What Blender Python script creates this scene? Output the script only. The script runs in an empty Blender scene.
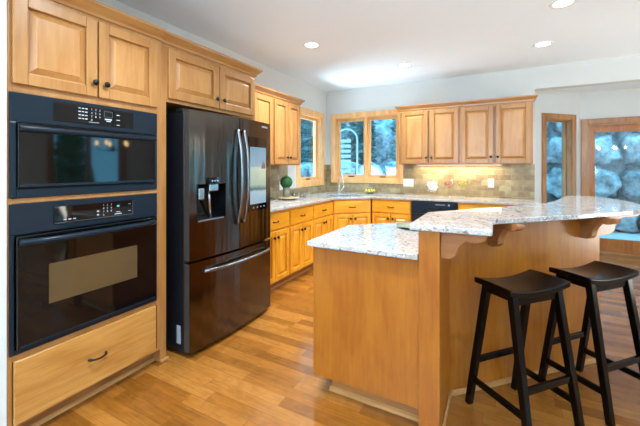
import bpy, bmesh, math, random
from mathutils import Matrix, Vector, noise
random.seed(7)
SC = bpy.context.scene
COL = SC.collection
PI = math.pi

# ------------------------------------------------------------------ camera, sky, lights, exposure
cam_d = bpy.data.cameras.new('camera')
cam = bpy.data.objects.new('camera', cam_d)
COL.objects.link(cam)
cam.location = (0, 0, 1.36)
cam.rotation_euler = (PI/2, 0, math.radians(28.26))
cam_d.sensor_width = 36
cam_d.lens = 36*333/640
cam_d.shift_y = -46/640
cam_d.clip_start = 0.02
SC.camera = cam

SC.view_settings.view_transform = 'Standard'
SC.view_settings.look = 'None'
SC.view_settings.exposure = 0.34
SC.view_settings.gamma = 1
SC.view_settings.use_curve_mapping = False

w = bpy.data.worlds.new('sky')
SC.world = w
w.use_nodes = True
bg = w.node_tree.nodes['Background']
bg.inputs['Color'].default_value = (0.18, 0.65, 1.0, 1)
bg.inputs['Strength'].default_value = 3.9

def area(name, loc, rot, sx, sy, power, color, spread=None):
    d = bpy.data.lights.new(name, 'AREA')
    d.shape = 'RECTANGLE'; d.size = sx; d.size_y = sy
    d.energy = power; d.color = color
    if spread: d.spread = spread
    o = bpy.data.objects.new(name, d)
    COL.objects.link(o)
    o.location = loc; o.rotation_euler = rot
    return o
# added fill lamps inside right and rear windows, tilted up to brighten the ceiling
COOL = (0.60, 0.82, 1.0)
UP = math.radians(48)      # tilt that sends the added patio lamp's light up to the ceiling
area('ceiling_fill_patio', (3.85, 4.25, 0.50), (0, PI/2+UP, 0), 0.8, 1.5, 36, (1.0, 0.94, 0.84), math.radians(140))
area('ceiling_fill_rear_a', (-0.8, -3.05, 1.5), (PI/2+math.radians(60), 0, 0), 1.8, 1.4, 215, COOL, math.radians(130))
area('ceiling_fill_rear_b', (2.4, -3.05, 1.5), (PI/2+math.radians(60), 0, 0), 1.8, 1.4, 215, COOL, math.radians(130))
# added lamps hidden outside below the sink windows, brightening the ceiling like snow-reflected light
area('ceiling_fill_back', (-2.05, 7.1, 0.40), (math.radians(180-50), 0, 0), 1.7, 0.9, 52, COOL, math.radians(110))
area('ceiling_fill_left', (-4.3, 4.90, 0.40), (0, math.radians(180+50), 0), 0.9, 1.3, 70, COOL, math.radians(110))
CAN_POWER = 26
CAN_COLOR = (0.80, 0.93, 1.0)

# ------------------------------------------------------------------ materials
def new_mat(name):
    m = bpy.data.materials.new(name); m.use_nodes = True
    nt = m.node_tree
    return m, nt, nt.nodes['Principled BSDF']

def srgb(r, g, b):
    f = lambda v: (v/255/12.92) if v/255 <= 0.04045 else ((v/255+0.055)/1.055)**2.4
    return (f(r), f(g), f(b), 1)

def plain(name, rgb, rough=0.5, metal=0.0, bump=0.0, bscale=60, coat=0.0, spec=0.5, var=0.06):
    m, nt, p = new_mat(name)
    N, L = nt.nodes, nt.links
    tc = N.new('ShaderNodeTexCoord')
    nz = N.new('ShaderNodeTexNoise'); nz.inputs['Scale'].default_value = bscale; nz.inputs['Detail'].default_value = 3
    L.new(tc.outputs['Object'], nz.inputs['Vector'])
    c = srgb(*rgb)
    mx = N.new('ShaderNodeMix'); mx.data_type = 'RGBA'
    mx.inputs['A'].default_value = [v*(1-var) for v in c[:3]]+[1]
    mx.inputs['B'].default_value = [min(1, v*(1+var)) for v in c[:3]]+[1]
    L.new(nz.outputs['Fac'], mx.inputs['Factor'])
    L.new(mx.outputs['Result'], p.inputs['Base Color'])
    p.inputs['Roughness'].default_value = rough
    p.inputs['Metallic'].default_value = metal
    p.inputs['Coat Weight'].default_value = coat
    p.inputs['Specular IOR Level'].default_value = spec
    if bump:
        b = N.new('ShaderNodeBump'); b.inputs['Strength'].default_value = bump; b.inputs['Distance'].default_value = 0.01
        L.new(nz.outputs['Fac'], b.inputs['Height']); L.new(b.outputs['Normal'], p.inputs['Normal'])
    return m

def wood(name, light, dark, axis='Z', rough=0.32, coat=0.25):
    """maple: long soft streaks along one axis plus broad cloudy figure"""
    m, nt, p = new_mat(name)
    N, L = nt.nodes, nt.links
    tc = N.new('ShaderNodeTexCoord')
    oi = N.new('ShaderNodeObjectInfo')
    off = N.new('ShaderNodeVectorMath'); off.operation = 'SCALE'
    cb = N.new('ShaderNodeCombineXYZ')
    L.new(oi.outputs['Random'], cb.inputs[0]); L.new(oi.outputs['Random'], cb.inputs[1]); L.new(oi.outputs['Random'], cb.inputs[2])
    L.new(cb.outputs[0], off.inputs[0]); off.inputs['Scale'].default_value = 17.0
    add = N.new('ShaderNodeVectorMath'); add.operation = 'ADD'
    L.new(tc.outputs['Object'], add.inputs[0]); L.new(off.outputs[0], add.inputs[1])
    mp = N.new('ShaderNodeMapping')
    s = {'X': (1.2, 16, 16), 'Y': (16, 1.2, 16), 'Z': (16, 16, 1.2)}[axis]
    mp.inputs['Scale'].default_value = s
    L.new(add.outputs[0], mp.inputs['Vector'])
    n1 = N.new('ShaderNodeTexNoise'); n1.inputs['Scale'].default_value = 3.0; n1.inputs['Detail'].default_value = 6; n1.inputs['Roughness'].default_value = 0.6
    L.new(mp.outputs[0], n1.inputs['Vector'])
    mp2 = N.new('ShaderNodeMapping')
    s2 = {'X': (0.6, 2.2, 2.2), 'Y': (2.2, 0.6, 2.2), 'Z': (2.2, 2.2, 0.6)}[axis]
    mp2.inputs['Scale'].default_value = s2
    L.new(add.outputs[0], mp2.inputs['Vector'])
    n2 = N.new('ShaderNodeTexNoise'); n2.inputs['Scale'].default_value = 3.5; n2.inputs['Detail'].default_value = 4; n2.inputs['Distortion'].default_value = 0.8
    L.new(mp2.outputs[0], n2.inputs['Vector'])
    av = N.new('ShaderNodeMath'); av.operation = 'MULTIPLY_ADD'; av.inputs[1].default_value = 0.45
    sc_ = N.new('ShaderNodeMath'); sc_.operation = 'MULTIPLY'; sc_.inputs[1].default_value = 0.55
    L.new(n2.outputs['Fac'], sc_.inputs[0])
    L.new(n1.outputs['Fac'], av.inputs[0]); L.new(sc_.outputs[0], av.inputs[2])
    rp = N.new('ShaderNodeValToRGB')
    rp.color_ramp.elements[0].position = 0.37; rp.color_ramp.elements[0].color = srgb(*dark)
    rp.color_ramp.elements[1].position = 0.59; rp.color_ramp.elements[1].color = srgb(*light)
    L.new(av.outputs[0], rp.inputs['Fac'])
    L.new(rp.outputs['Color'], p.inputs['Base Color'])
    p.inputs['Roughness'].default_value = rough
    p.inputs['Coat Weight'].default_value = coat
    p.inputs['Coat Roughness'].default_value = 0.2
    return m

def granite(name):
    m, nt, p = new_mat(name)
    N, L = nt.nodes, nt.links
    tc = N.new('ShaderNodeTexCoord')
    def nz(scale, det=4, dist=0.0):
        n = N.new('ShaderNodeTexNoise'); n.inputs['Scale'].default_value = scale; n.inputs['Detail'].default_value = det
        n.inputs['Distortion'].default_value = dist
        L.new(tc.outputs['Object'], n.inputs['Vector']); return n
    def ramp(src, a, b):
        r = N.new('ShaderNodeMapRange'); r.inputs['From Min'].default_value = a; r.inputs['From Max'].default_value = b
        L.new(src, r.inputs['Value']); return r.outputs[0]
    def mix(fac, a, b):
        x = N.new('ShaderNodeMix'); x.data_type = 'RGBA'
        L.new(fac, x.inputs['Factor'])
        for k, v in (('A', a), ('B', b)):
            if isinstance(v, tuple): x.inputs[k].default_value = v
            else: L.new(v, x.inputs[k])
        return x.outputs['Result']
    c = mix(ramp(nz(11, 5, 1.0).outputs['Fac'], 0.42, 0.68), srgb(198, 193, 190), srgb(177, 164, 152))
    c = mix(ramp(nz(48, 4, 0.6).outputs['Fac'], 0.56, 0.64), c, srgb(139, 131, 129))
    c = mix(ramp(nz(70, 3, 0.5).outputs['Fac'], 0.58, 0.64), c, srgb(216, 216, 219))
    c = mix(ramp(nz(38, 6, 1.2).outputs['Fac'], 0.64, 0.68), c, srgb(60, 58, 64))
    c = mix(ramp(nz(110, 2).outputs['Fac'], 0.66, 0.70), c, srgb(74, 68, 70))
    L.new(c, p.inputs['Base Color'])
    p.inputs['Roughness'].default_value = 0.07
    p.inputs['Specular IOR Level'].default_value = 0.6
    return m

def tile_mat(name):
    m, nt, p = new_mat(name)
    N, L = nt.nodes, nt.links
    tc = N.new('ShaderNodeTexCoord')
    sp = N.new('ShaderNodeSeparateXYZ'); L.new(tc.outputs['Object'], sp.inputs[0])
    cb = N.new('ShaderNodeCombineXYZ'); L.new(sp.outputs['X'], cb.inputs[0]); L.new(sp.outputs['Z'], cb.inputs[1])
    br = N.new('ShaderNodeTexBrick')
    br.inputs['Scale'].default_value = 1.0
    br.inputs['Brick Width'].default_value = 0.152; br.inputs['Row Height'].default_value = 0.078
    br.inputs['Mortar Size'].default_value = 0.0028; br.inputs['Mortar Smooth'].default_value = 0.3
    br.inputs['Color1'].default_value = srgb(139, 111, 64); br.inputs['Color2'].default_value = srgb(179, 157, 105)
    br.inputs['Mortar'].default_value = srgb(156, 145, 116)
    br.inputs['Bias'].default_value = -0.1
    L.new(cb.outputs[0], br.inputs['Vector'])
    n = N.new('ShaderNodeTexNoise'); n.inputs['Scale'].default_value = 16; n.inputs['Detail'].default_value = 6
    L.new(tc.outputs['Object'], n.inputs['Vector'])
    mx = N.new('ShaderNodeMix'); mx.data_type = 'RGBA'; mx.blend_type = 'OVERLAY'; mx.inputs['Factor'].default_value = 0.5
    L.new(br.outputs['Color'], mx.inputs['A']); L.new(n.outputs['Fac'], mx.inputs['B'])
    hs = N.new('ShaderNodeHueSaturation'); hs.inputs['Saturation'].default_value = 0.8
    L.new(mx.outputs['Result'], hs.inputs['Color'])
    L.new(hs.outputs['Color'], p.inputs['Base Color'])
    b = N.new('ShaderNodeBump'); b.inputs['Strength'].default_value = 0.5; b.inputs['Distance'].default_value = 0.004; b.invert = True
    L.new(br.outputs['Fac'], b.inputs['Height']); L.new(b.outputs['Normal'], p.inputs['Normal'])
    p.inputs['Roughness'].default_value = 0.45
    return m

def floor_mat(name):
    """strip maple floor, strips run along X, each strip its own tone"""
    m, nt, p = new_mat(name)
    N, L = nt.nodes, nt.links
    tc = N.new('ShaderNodeTexCoord')
    sp = N.new('ShaderNodeSeparateXYZ'); L.new(tc.outputs['Object'], sp.inputs[0])
    def mth(op, a, b=None):
        x = N.new('ShaderNodeMath'); x.operation = op
        for i, v in enumerate((a, b)):
            if v is None: continue
            if isinstance(v, (int, float)): x.inputs[i].default_value = v
            else: L.new(v, x.inputs[i])
        return x.outputs[0]
    yw = mth('DIVIDE', sp.outputs['Y'], 0.082)
    row = mth('FLOOR', yw)
    fy = mth('FRACT', yw)
    wn = N.new('ShaderNodeTexWhiteNoise'); wn.noise_dimensions = '1D'; L.new(row, wn.inputs['W'])
    xo = mth('ADD', mth('DIVIDE', sp.outputs['X'], 0.62), mth('MULTIPLY', wn.outputs['Value'], 13.0))
    # uneven lengths: warp the coordinate a little
    xo = mth('ADD', xo, mth('MULTIPLY', mth('SINE', mth('MULTIPLY', xo, 2.1)), 0.3))
    idx = mth('FLOOR', xo); fx = mth('FRACT', xo)
    cb = N.new('ShaderNodeCombineXYZ'); L.new(row, cb.inputs[0]); L.new(idx, cb.inputs[1])
    w2 = N.new('ShaderNodeTexWhiteNoise'); w2.noise_dimensions = '2D'; L.new(cb.outputs[0], w2.inputs['Vector'])
    rp = N.new('ShaderNodeValToRGB')
    e = rp.color_ramp.elements
    e[0].position = 0.0; e[0].color = srgb(132, 78, 25)
    e[1].position = 1.0; e[1].color = srgb(171, 109, 44)
    x = e.new(0.2); x.color = srgb(135, 79, 25)
    x = e.new(0.6); x.color = srgb(153, 93, 31)
    L.new(w2.outputs['Value'], rp.inputs['Fac'])
    # grain
    mp = N.new('ShaderNodeMapping'); mp.inputs['Scale'].default_value = (1.5, 22, 1)
    va = N.new('ShaderNodeVectorMath'); va.operation = 'ADD'
    L.new(tc.outputs['Object'], va.inputs[0]); L.new(w2.outputs['Color'], va.inputs[1])
    L.new(va.outputs[0], mp.inputs['Vector'])
    g = N.new('ShaderNodeTexNoise'); g.inputs['Scale'].default_value = 3; g.inputs['Detail'].default_value = 6; g.inputs['Distortion'].default_value = 1.0
    L.new(mp.outputs[0], g.inputs['Vector'])
    g2 = N.new('ShaderNodeTexNoise'); g2.inputs['Scale'].default_value = 9; g2.inputs['Detail'].default_value = 5; g2.inputs['Distortion'].default_value = 1.5
    L.new(va.outputs[0], g2.inputs['Vector'])
    gm = mth('ADD', mth('MULTIPLY', g.outputs['Fac'], 0.6), mth('MULTIPLY', g2.outputs['Fac'], 0.4))
    hv = N.new('ShaderNodeHueSaturation')
    L.new(rp.outputs['Color'], hv.inputs['Color'])
    mr = N.new('ShaderNodeMapRange'); mr.inputs['From Min'].default_value = 0.3; mr.inputs['From Max'].default_value = 0.68
    mr.inputs['To Min'].default_value = 0.68; mr.inputs['To Max'].default_value = 1.2
    L.new(gm, mr.inputs['Value']); L.new(mr.outputs[0], hv.inputs['Value'])
    # joints
    jy = mth('LESS_THAN', mth('MINIMUM', fy, mth('SUBTRACT', 1.0, fy)), 0.016)
    jx = mth('LESS_THAN', mth('MINIMUM', fx, mth('SUBTRACT', 1.0, fx)), 0.0025)
    jj = mth('MAXIMUM', jy, jx)
    mx = N.new('ShaderNodeMix'); mx.data_type = 'RGBA'
    L.new(mth('MULTIPLY', jj, 0.6), mx.inputs['Factor']); L.new(hv.outputs['Color'], mx.inputs['A'])
    mx.inputs['B'].default_value = srgb(110, 66, 30)
    L.new(mx.outputs['Result'], p.inputs['Base Color'])
    p.inputs['Roughness'].default_value = 0.27
    p.inputs['Coat Weight'].default_value = 0.35; p.inputs['Coat Roughness'].default_value = 0.14
    b = N.new('ShaderNodeBump'); b.inputs['Strength'].default_value = 0.06; b.inputs['Distance'].default_value = 0.004
    L.new(g2.outputs['Fac'], b.inputs['Height']); L.new(b.outputs['Normal'], p.inputs['Normal'])
    return m

def pane_mat(name, tint=(1, 1, 1, 1), refl=1.0):
    m = bpy.data.materials.new(name); m.use_nodes = True
    nt = m.node_tree; N, L = nt.nodes, nt.links
    for n in list(N): N.remove(n)
    out = N.new('ShaderNodeOutputMaterial')
    tr = N.new('ShaderNodeBsdfTransparent'); tr.inputs['Color'].default_value = tint
    gl = N.new('ShaderNodeBsdfGlossy'); gl.inputs['Roughness'].default_value = 0.02
    lw = N.new('ShaderNodeLayerWeight'); lw.inputs['Blend'].default_value = 0.5
    pw = N.new('ShaderNodeMath'); pw.operation = 'POWER'; pw.inputs[1].default_value = 5.0
    mu = N.new('ShaderNodeMath'); mu.operation = 'MULTIPLY_ADD'; mu.inputs[1].default_value = 0.9*refl; mu.inputs[2].default_value = 0.045*refl
    mx = N.new('ShaderNodeMixShader')
    L.new(lw.outputs['Facing'], pw.inputs[0]); L.new(pw.outputs[0], mu.inputs[0]); L.new(mu.outputs[0], mx.inputs[0])
    L.new(tr.outputs[0], mx.inputs[1]); L.new(gl.outputs[0], mx.inputs[2])
    L.new(mx.outputs[0], out.inputs[0])
    return m

def emit_mat(name, rgb, strength):
    m, nt, p = new_mat(name)
    p.inputs['Base Color'].default_value = srgb(*rgb)
    p.inputs['Emission Color'].default_value = srgb(*rgb)
    p.inputs['Emission Strength'].default_value = strength
    return m

def screen_mat(name):
    m, nt, p = new_mat(name)
    N, L = nt.nodes, nt.links
    tc = N.new('ShaderNodeTexCoord')
    sp = N.new('ShaderNodeSeparateXYZ'); L.new(tc.outputs['Generated'], sp.inputs[0])
    nz = N.new('ShaderNodeTexNoise'); nz.inputs['Scale'].default_value = 5
    L.new(tc.outputs['Generated'], nz.inputs['Vector'])
    ad = N.new('ShaderNodeMath'); ad.operation = 'MULTIPLY_ADD'; ad.inputs[1].default_value = 0.05
    L.new(nz.outputs['Fac'], ad.inputs[0]); L.new(sp.outputs['Z'], ad.inputs[2])
    rp = N.new('ShaderNodeValToRGB'); e = rp.color_ramp.elements
    e[0].position = 0.0; e[0].color = srgb(150, 186, 206)
    e[1].position = 1.0; e[1].color = srgb(128, 166, 194)
    for pos, c in ((0.24, (170, 198, 212)), (0.28, (74, 104, 112)), (0.31, (120, 150, 140)), (0.36, (176, 196, 176)), (0.66, (196, 212, 196)), (0.69, (150, 182, 200))):
        x = e.new(pos); x.color = srgb(*c)
    L.new(ad.outputs[0], rp.inputs['Fac'])
    p.inputs['Base Color'].default_value = (0.01, 0.01, 0.01, 1)
    L.new(rp.outputs['Color'], p.inputs['Emission Color']); p.inputs['Emission Strength'].default_value = 0.75
    p.inputs['Roughness'].default_value = 0.1
    return m

def rock_mat(name):
    m, nt, p = new_mat(name)
    N, L = nt.nodes, nt.links
    tc = N.new('ShaderNodeTexCoord')
    oi = N.new('ShaderNodeObjectInfo')
    va = N.new('ShaderNodeVectorMath'); va.operation = 'ADD'
    L.new(tc.outputs['Object'], va.inputs[0]); L.new(oi.outputs['Location'], va.inputs[1])
    n = N.new('ShaderNodeTexNoise'); n.inputs['Scale'].default_value = 3.2; n.inputs['Detail'].default_value = 9; n.inputs['Roughness'].default_value = 0.65
    L.new(va.outputs[0], n.inputs['Vector'])
    rp = N.new('ShaderNodeValToRGB')
    rp.color_ramp.elements[0].position = 0.36; rp.color_ramp.elements[0].color = srgb(92, 104, 110)
    rp.color_ramp.elements[1].position = 0.66; rp.color_ramp.elements[1].color = srgb(206, 212, 214)
    L.new(n.outputs['Fac'], rp.inputs['Fac']); L.new(rp.outputs['Color'], p.inputs['Base Color'])
    b = N.new('ShaderNodeBump'); b.inputs['Strength'].default_value = 0.7; b.inputs['Distance'].default_value = 0.05
    L.new(n.outputs['Fac'], b.inputs['Height']); L.new(b.outputs['Normal'], p.inputs['Normal'])
    p.inputs['Roughness'].default_value = 0.85
    return m

M = {}
M['maple'] = wood('maple_upright', (183, 129, 72), (166, 108, 51), 'Z')  # same maple as the base copy; pale skylight sheen put into the colour
M['maple_panel'] = wood('maple_panel', (193, 138, 80), (175, 116, 56), 'Z')
M['maple_h'] = wood('maple_level', (183, 129, 72), (165, 106, 49), 'X')
M['maple_drawer'] = wood('maple_drawer', (202, 144, 74), (172, 111, 46), 'X')
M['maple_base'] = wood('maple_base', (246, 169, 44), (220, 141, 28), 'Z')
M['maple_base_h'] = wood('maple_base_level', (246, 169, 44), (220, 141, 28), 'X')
M['maple_island'] = wood('maple_island', (175, 104, 25), (155, 83, 14), 'Z')  # same maple as the cabinets; the island's shade is put into the colour
M['maple_trim'] = wood('maple_trim', (249, 194, 130), (231, 166, 100), 'Z')
M['oak_trim'] = wood('oak_trim', (188, 132, 78), (153, 98, 49), 'Z')
M['oak_sash'] = wood('oak_sash', (192, 116, 32), (162, 88, 18), 'Z')
M['shoe'] = wood('shoe_moulding', (206, 150, 92), (176, 120, 66), 'X')
M['toe'] = wood('toe_board', (170, 112, 60), (140, 88, 44), 'X')
M['granite'] = granite('granite')
M['tile'] = tile_mat('travertine_tile')
M['floor'] = floor_mat('maple_strip_floor')
M['wall'] = plain('wall_paint', (217, 214, 208), 0.75, bump=0.03, bscale=120, var=0.02)
M['ceiling'] = plain('ceiling_paint', (240, 246, 250), 0.8, var=0.015)
M['white'] = plain('white_plastic', (236, 236, 232), 0.4)
M['black_enamel'] = plain('black_enamel', (22, 34, 45), 0.3, var=0.05, spec=0.25)  # blue tint of reflected cool light is put into the enamel colour
M['black_gloss'] = plain('black_glass', (8, 9, 11), 0.045, var=0.1, spec=0.55)
M['black_plastic'] = plain('black_plastic', (20, 21, 23), 0.35)
M['brown_glass'] = plain('brown_oven_glass', (92, 72, 46), 0.08, var=0.25, bscale=5)  # the lighter brown of a reflection is put into the glass colour
M['cavity'] = plain('dark_cavity', (14, 13, 13), 0.6)
M['mark'] = plain('panel_print', (176, 184, 190), 0.5)
M['mark_dim'] = plain('panel_print_dim', (92, 98, 104), 0.5)
M['teal_mark'] = emit_mat('teal_lamp', (70, 170, 170), 0.5)
M['bronze'] = plain('oil_rubbed_bronze', (36, 30, 28), 0.35, metal=0.6)
M['fridge'] = plain('black_stainless', (104, 96, 90), 0.17, metal=1.0, var=0.05, bscale=8)
_m = M['fridge']; _nt = _m.node_tree
_tc = _nt.nodes.new('ShaderNodeTexCoord'); _mp = _nt.nodes.new('ShaderNodeMapping'); _mp.inputs['Scale'].default_value = (7, 7, 0.5)
_nz = _nt.nodes.new('ShaderNodeTexNoise'); _nz.inputs['Scale'].default_value = 1.0; _nz.inputs['Detail'].default_value = 2
_bp = _nt.nodes.new('ShaderNodeBump'); _bp.inputs['Strength'].default_value = 0.5; _bp.inputs['Distance'].default_value = 0.02
_nt.links.new(_tc.outputs['Object'], _mp.inputs['Vector']); _nt.links.new(_mp.outputs[0], _nz.inputs['Vector'])
_nt.links.new(_nz.outputs['Fac'], _bp.inputs['Height']); _nt.links.new(_bp.outputs['Normal'], _nt.nodes['Principled BSDF'].inputs['Normal'])
M['fridge_edge'] = plain('black_stainless_edge', (150, 140, 130), 0.25, metal=1.0)
M['fridge_side'] = plain('fridge_side_black', (18, 20, 25), 0.3)
M['edge_dark'] = plain('door_edge_grey', (58, 57, 56), 0.35)
M['steel'] = plain('brushed_steel', (190, 192, 194), 0.22, metal=1.0)
M['handle_steel'] = plain('dark_handle_steel', (136, 138, 143), 0.24, metal=1.0)
M['chrome'] = plain('chrome', (225, 226, 228), 0.08, metal=1.0)
M['sticker'] = plain('paper_sticker', (150, 156, 164), 0.6, var=0.2, bscale=90)
M['screen'] = screen_mat('fridge_screen_picture')
M['stool'] = plain('black_lacquer', (5, 4, 4), 0.22, var=0.12, bscale=20, coat=0.0, spec=0.22)
M['pane'] = pane_mat('window_pane')
M['glassware'] = pane_mat('clear_glass', (0.95, 0.97, 0.97, 1), 1.2)
M['rock'] = rock_mat('grey_boulder')
M['trellis'] = plain('dulled_white_paint', (176, 182, 184), 0.7)  # one even white, lowered so the slats don't glare
M['hill'] = rock_mat('frosted_hillside')
M['snow'] = plain('snow', (196, 196, 198), 0.8, bump=0.2, bscale=5)
M['frost_leaf'] = plain('frosted_leaf', (112, 132, 128), 0.7, var=0.3, bscale=3)
M['frost_leaf_pale'] = plain('pale_frosted_leaf', (168, 180, 182), 0.7, var=0.25, bscale=3)
M['green_leaf'] = plain('green_leaf', (70, 140, 70), 0.6, var=0.3, bscale=3)
M['bark'] = plain('bark', (92, 84, 78), 0.9, bump=0.4)
M['topiary'] = plain('topiary_green', (28, 82, 32), 0.7, var=0.4, bscale=70)
M['pot'] = plain('grey_pot', (140, 140, 128), 0.4, var=0.25, bscale=40)
M['tray'] = wood('tray_wood', (214, 190, 150), (190, 160, 116), 'X')
M['foot'] = plain('dark_tray_foot', (74, 62, 46), 0.5)
M['white_petal'] = plain('white_petal', (244, 240, 238), 0.6)
M['red_petal'] = plain('coral_petal', (226, 150, 118), 0.6, var=0.2)
M['yellow_petal'] = plain('olive_petal', (222, 196, 90), 0.6, var=0.3)
M['lemon'] = plain('yellow_flower', (240, 220, 70), 0.5)
M['green_glass'] = plain('grey_green_glaze', (150, 164, 148), 0.15)
M['pewter'] = plain('dark_ink_pattern', (60, 62, 66), 0.4)
M['bulb'] = emit_mat('warm_bulb', (255, 214, 150), 14)
M['can_lens'] = emit_mat('can_lens', (255, 244, 226), 6)
M['strip_lens'] = emit_mat('strip_lens', (255, 226, 160), 3)

# ------------------------------------------------------------------ mesh builder
class MB:
    def __init__(self): self.bm = bmesh.new()
    def box(self, x0, x1, y0, y1, z0, z1, Mx=None):
        vs = [Vector((x, y, z)) for z in (z0, z1) for y in (y0, y1) for x in (x0, x1)]
        if Mx: vs = [Mx @ v for v in vs]
        v = [self.bm.verts.new(c) for c in vs]
        for f in ((0, 2, 3, 1), (4, 5, 7, 6), (0, 1, 5, 4), (2, 6, 7, 3), (0, 4, 6, 2), (1, 3, 7, 5)):
            self.bm.faces.new([v[i] for i in f])
        return self
    def prism(self, poly, a0, a1, fn):
        """poly of 2-D points swept from a0 to a1; fn(u, v, a) -> 3-D point"""
        n = len(poly)
        A = [self.bm.verts.new(fn(u, v, a0)) for u, v in poly]
        B = [self.bm.verts.new(fn(u, v, a1)) for u, v in poly]
        self.bm.faces.new(A[::-1]); self.bm.faces.new(B)
        for i in range(n):
            self.bm.faces.new((A[i], A[(i+1) % n], B[(i+1) % n], B[i]))
        return self
    def slab(self, poly, z0, z1): return self.prism(poly, z0, z1, lambda u, v, a: (u, v, a))
    def slab_hole(self, outer, hole, z0, z1):
        bm = self.bm
        def loop(pts, z):
            vs = [bm.verts.new((x, y, z)) for x, y in pts]
            es = [bm.edges.new((vs[i], vs[(i+1) % len(vs)])) for i in range(len(vs))]
            return vs, es
        rings = []
        for z in (z0, z1):
            a, ea = loop(outer, z); b, eb = loop(hole, z)
            bmesh.ops.triangle_fill(bm, use_beauty=True, edges=ea+eb)
            rings.append((a, b))
        for k in (0, 1):
            A, B = rings[0][k], rings[1][k]
            for i in range(len(A)):
                j = (i+1) % len(A)
                bm.faces.new((A[i], A[j], B[j], B[i]))
        return self
    def cyl(self, p0, p1, r0, r1=None, n=16, cap=True):
        r1 = r0 if r1 is None else r1
        p0, p1 = Vector(p0), Vector(p1)
        d = (p1-p0).normalized()
        u = d.orthogonal().normalized(); v = d.cross(u)
        A = [self.bm.verts.new(p0+(u*math.cos(2*PI*i/n)+v*math.sin(2*PI*i/n))*r0) for i in range(n)]
        B = [self.bm.verts.new(p1+(u*math.cos(2*PI*i/n)+v*math.sin(2*PI*i/n))*r1) for i in range(n)]
        for i in range(n):
            self.bm.faces.new((A[i], A[(i+1) % n], B[(i+1) % n], B[i]))
        if cap: self.bm.faces.new(A[::-1]); self.bm.faces.new(B)
        return self
    def tube(self, pts, r, n=10):
        pts = [Vector(p) for p in pts]; rings = []
        up = None
        for i, p in enumerate(pts):
            a = pts[max(0, i-1)]; b = pts[min(len(pts)-1, i+1)]
            d = (b-a).normalized()
            if up is None: up = d.orthogonal().normalized()
            u = (up-d*up.dot(d)).normalized(); up = u; v = d.cross(u)
            rr = r[i] if isinstance(r, (list, tuple)) else r
            rings.append([self.bm.verts.new(p+(u*math.cos(2*PI*k/n)+v*math.sin(2*PI*k/n))*rr) for k in range(n)])
        for A, B in zip(rings, rings[1:]):
            for k in range(n): self.bm.faces.new((A[k], A[(k+1) % n], B[(k+1) % n], B[k]))
        self.bm.faces.new(rings[0][::-1]); self.bm.faces.new(rings[-1])
        return self
    def lathe(self, prof, c=(0, 0, 0), n=24, axis='Z'):
        rings = []
        for r, h in prof:
            ring = []
            for k in range(n):
                a = 2*PI*k/n
                q = (r*math.cos(a), r*math.sin(a), h) if axis == 'Z' else (r*math.cos(a), h, r*math.sin(a))
                ring.append(self.bm.verts.new((c[0]+q[0], c[1]+q[1], c[2]+q[2])))
            rings.append(ring)
        for A, B in zip(rings, rings[1:]):
            for k in range(n): self.bm.faces.new((A[k], A[(k+1) % n], B[(k+1) % n], B[k]))
        self.bm.faces.new(rings[0][::-1]); self.bm.faces.new(rings[-1])
        return self
    def ball(self, c, r, sub=2, sc=(1, 1, 1)):
        Mx = Matrix.Translation(c) @ Matrix.Diagonal((sc[0], sc[1], sc[2], 1))
        bmesh.ops.create_icosphere(self.bm, subdivisions=sub, radius=r, matrix=Mx)
        return self
    def text(self, s, size, Mx, depth=0.0006):
        cu = bpy.data.curves.new('t', 'FONT'); cu.body = s; cu.size = size; cu.extrude = depth; cu.resolution_u = 2
        cu.align_x = 'CENTER'; cu.align_y = 'CENTER'
        o = bpy.data.objects.new('t', cu); COL.objects.link(o)
        dg = bpy.context.evaluated_depsgraph_get(); dg.update()
        me = bpy.data.meshes.new_from_object(o.evaluated_get(dg))
        me.transform(Mx); self.bm.from_mesh(me)
        bpy.data.objects.remove(o); bpy.data.meshes.remove(me); bpy.data.curves.remove(cu)
        return self
    def build(self, name, mat, parent=None, bevel=0, smooth=False, seg=2):
        bmesh.ops.recalc_face_normals(self.bm, faces=self.bm.faces)
        me = bpy.data.meshes.new(name); self.bm.to_mesh(me); self.bm.free()
        me.materials.append(mat)
        if smooth:
            for p in me.polygons: p.use_smooth = True
        o = bpy.data.objects.new(name, me); COL.objects.link(o)
        if parent: o.parent = parent
        if bevel:
            b = o.modifiers.new('b', 'BEVEL'); b.width = bevel; b.segments = seg; b.limit_method = 'ANGLE'; b.angle_limit = math.radians(40)
        return o

def tag(o, label=None, cat=None, group=None, kind=None):
    if label: o['label'] = label
    if cat: o['category'] = cat
    if group: o['group'] = group
    if kind: o['kind'] = kind
    return o
def thing(name, label, cat, loc=(0, 0, 0), rz=0.0, group=None):
    o = bpy.data.objects.new(name, None); COL.objects.link(o)
    o.location = loc; o.rotation_euler = (0, 0, rz); o.empty_display_size = 0.1
    return tag(o, label, cat, group)
def struct(name, loc=(0, 0, 0), rz=0.0):
    o = bpy.data.objects.new(name, None); COL.objects.link(o)
    o.location = loc; o.rotation_euler = (0, 0, rz)
    return tag(o, kind='structure')
def smesh(mb, name, mat, **k): return tag(mb.build(name, mat, **k), kind='structure')
def kids(o): return [c for c in bpy.data.objects if c.parent == o]
def copy_tree(o, parent=None):
    c = o.copy(); COL.objects.link(c)
    if parent: c.parent = parent
    for ch in kids(o): copy_tree(ch, c)
    return c

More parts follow.
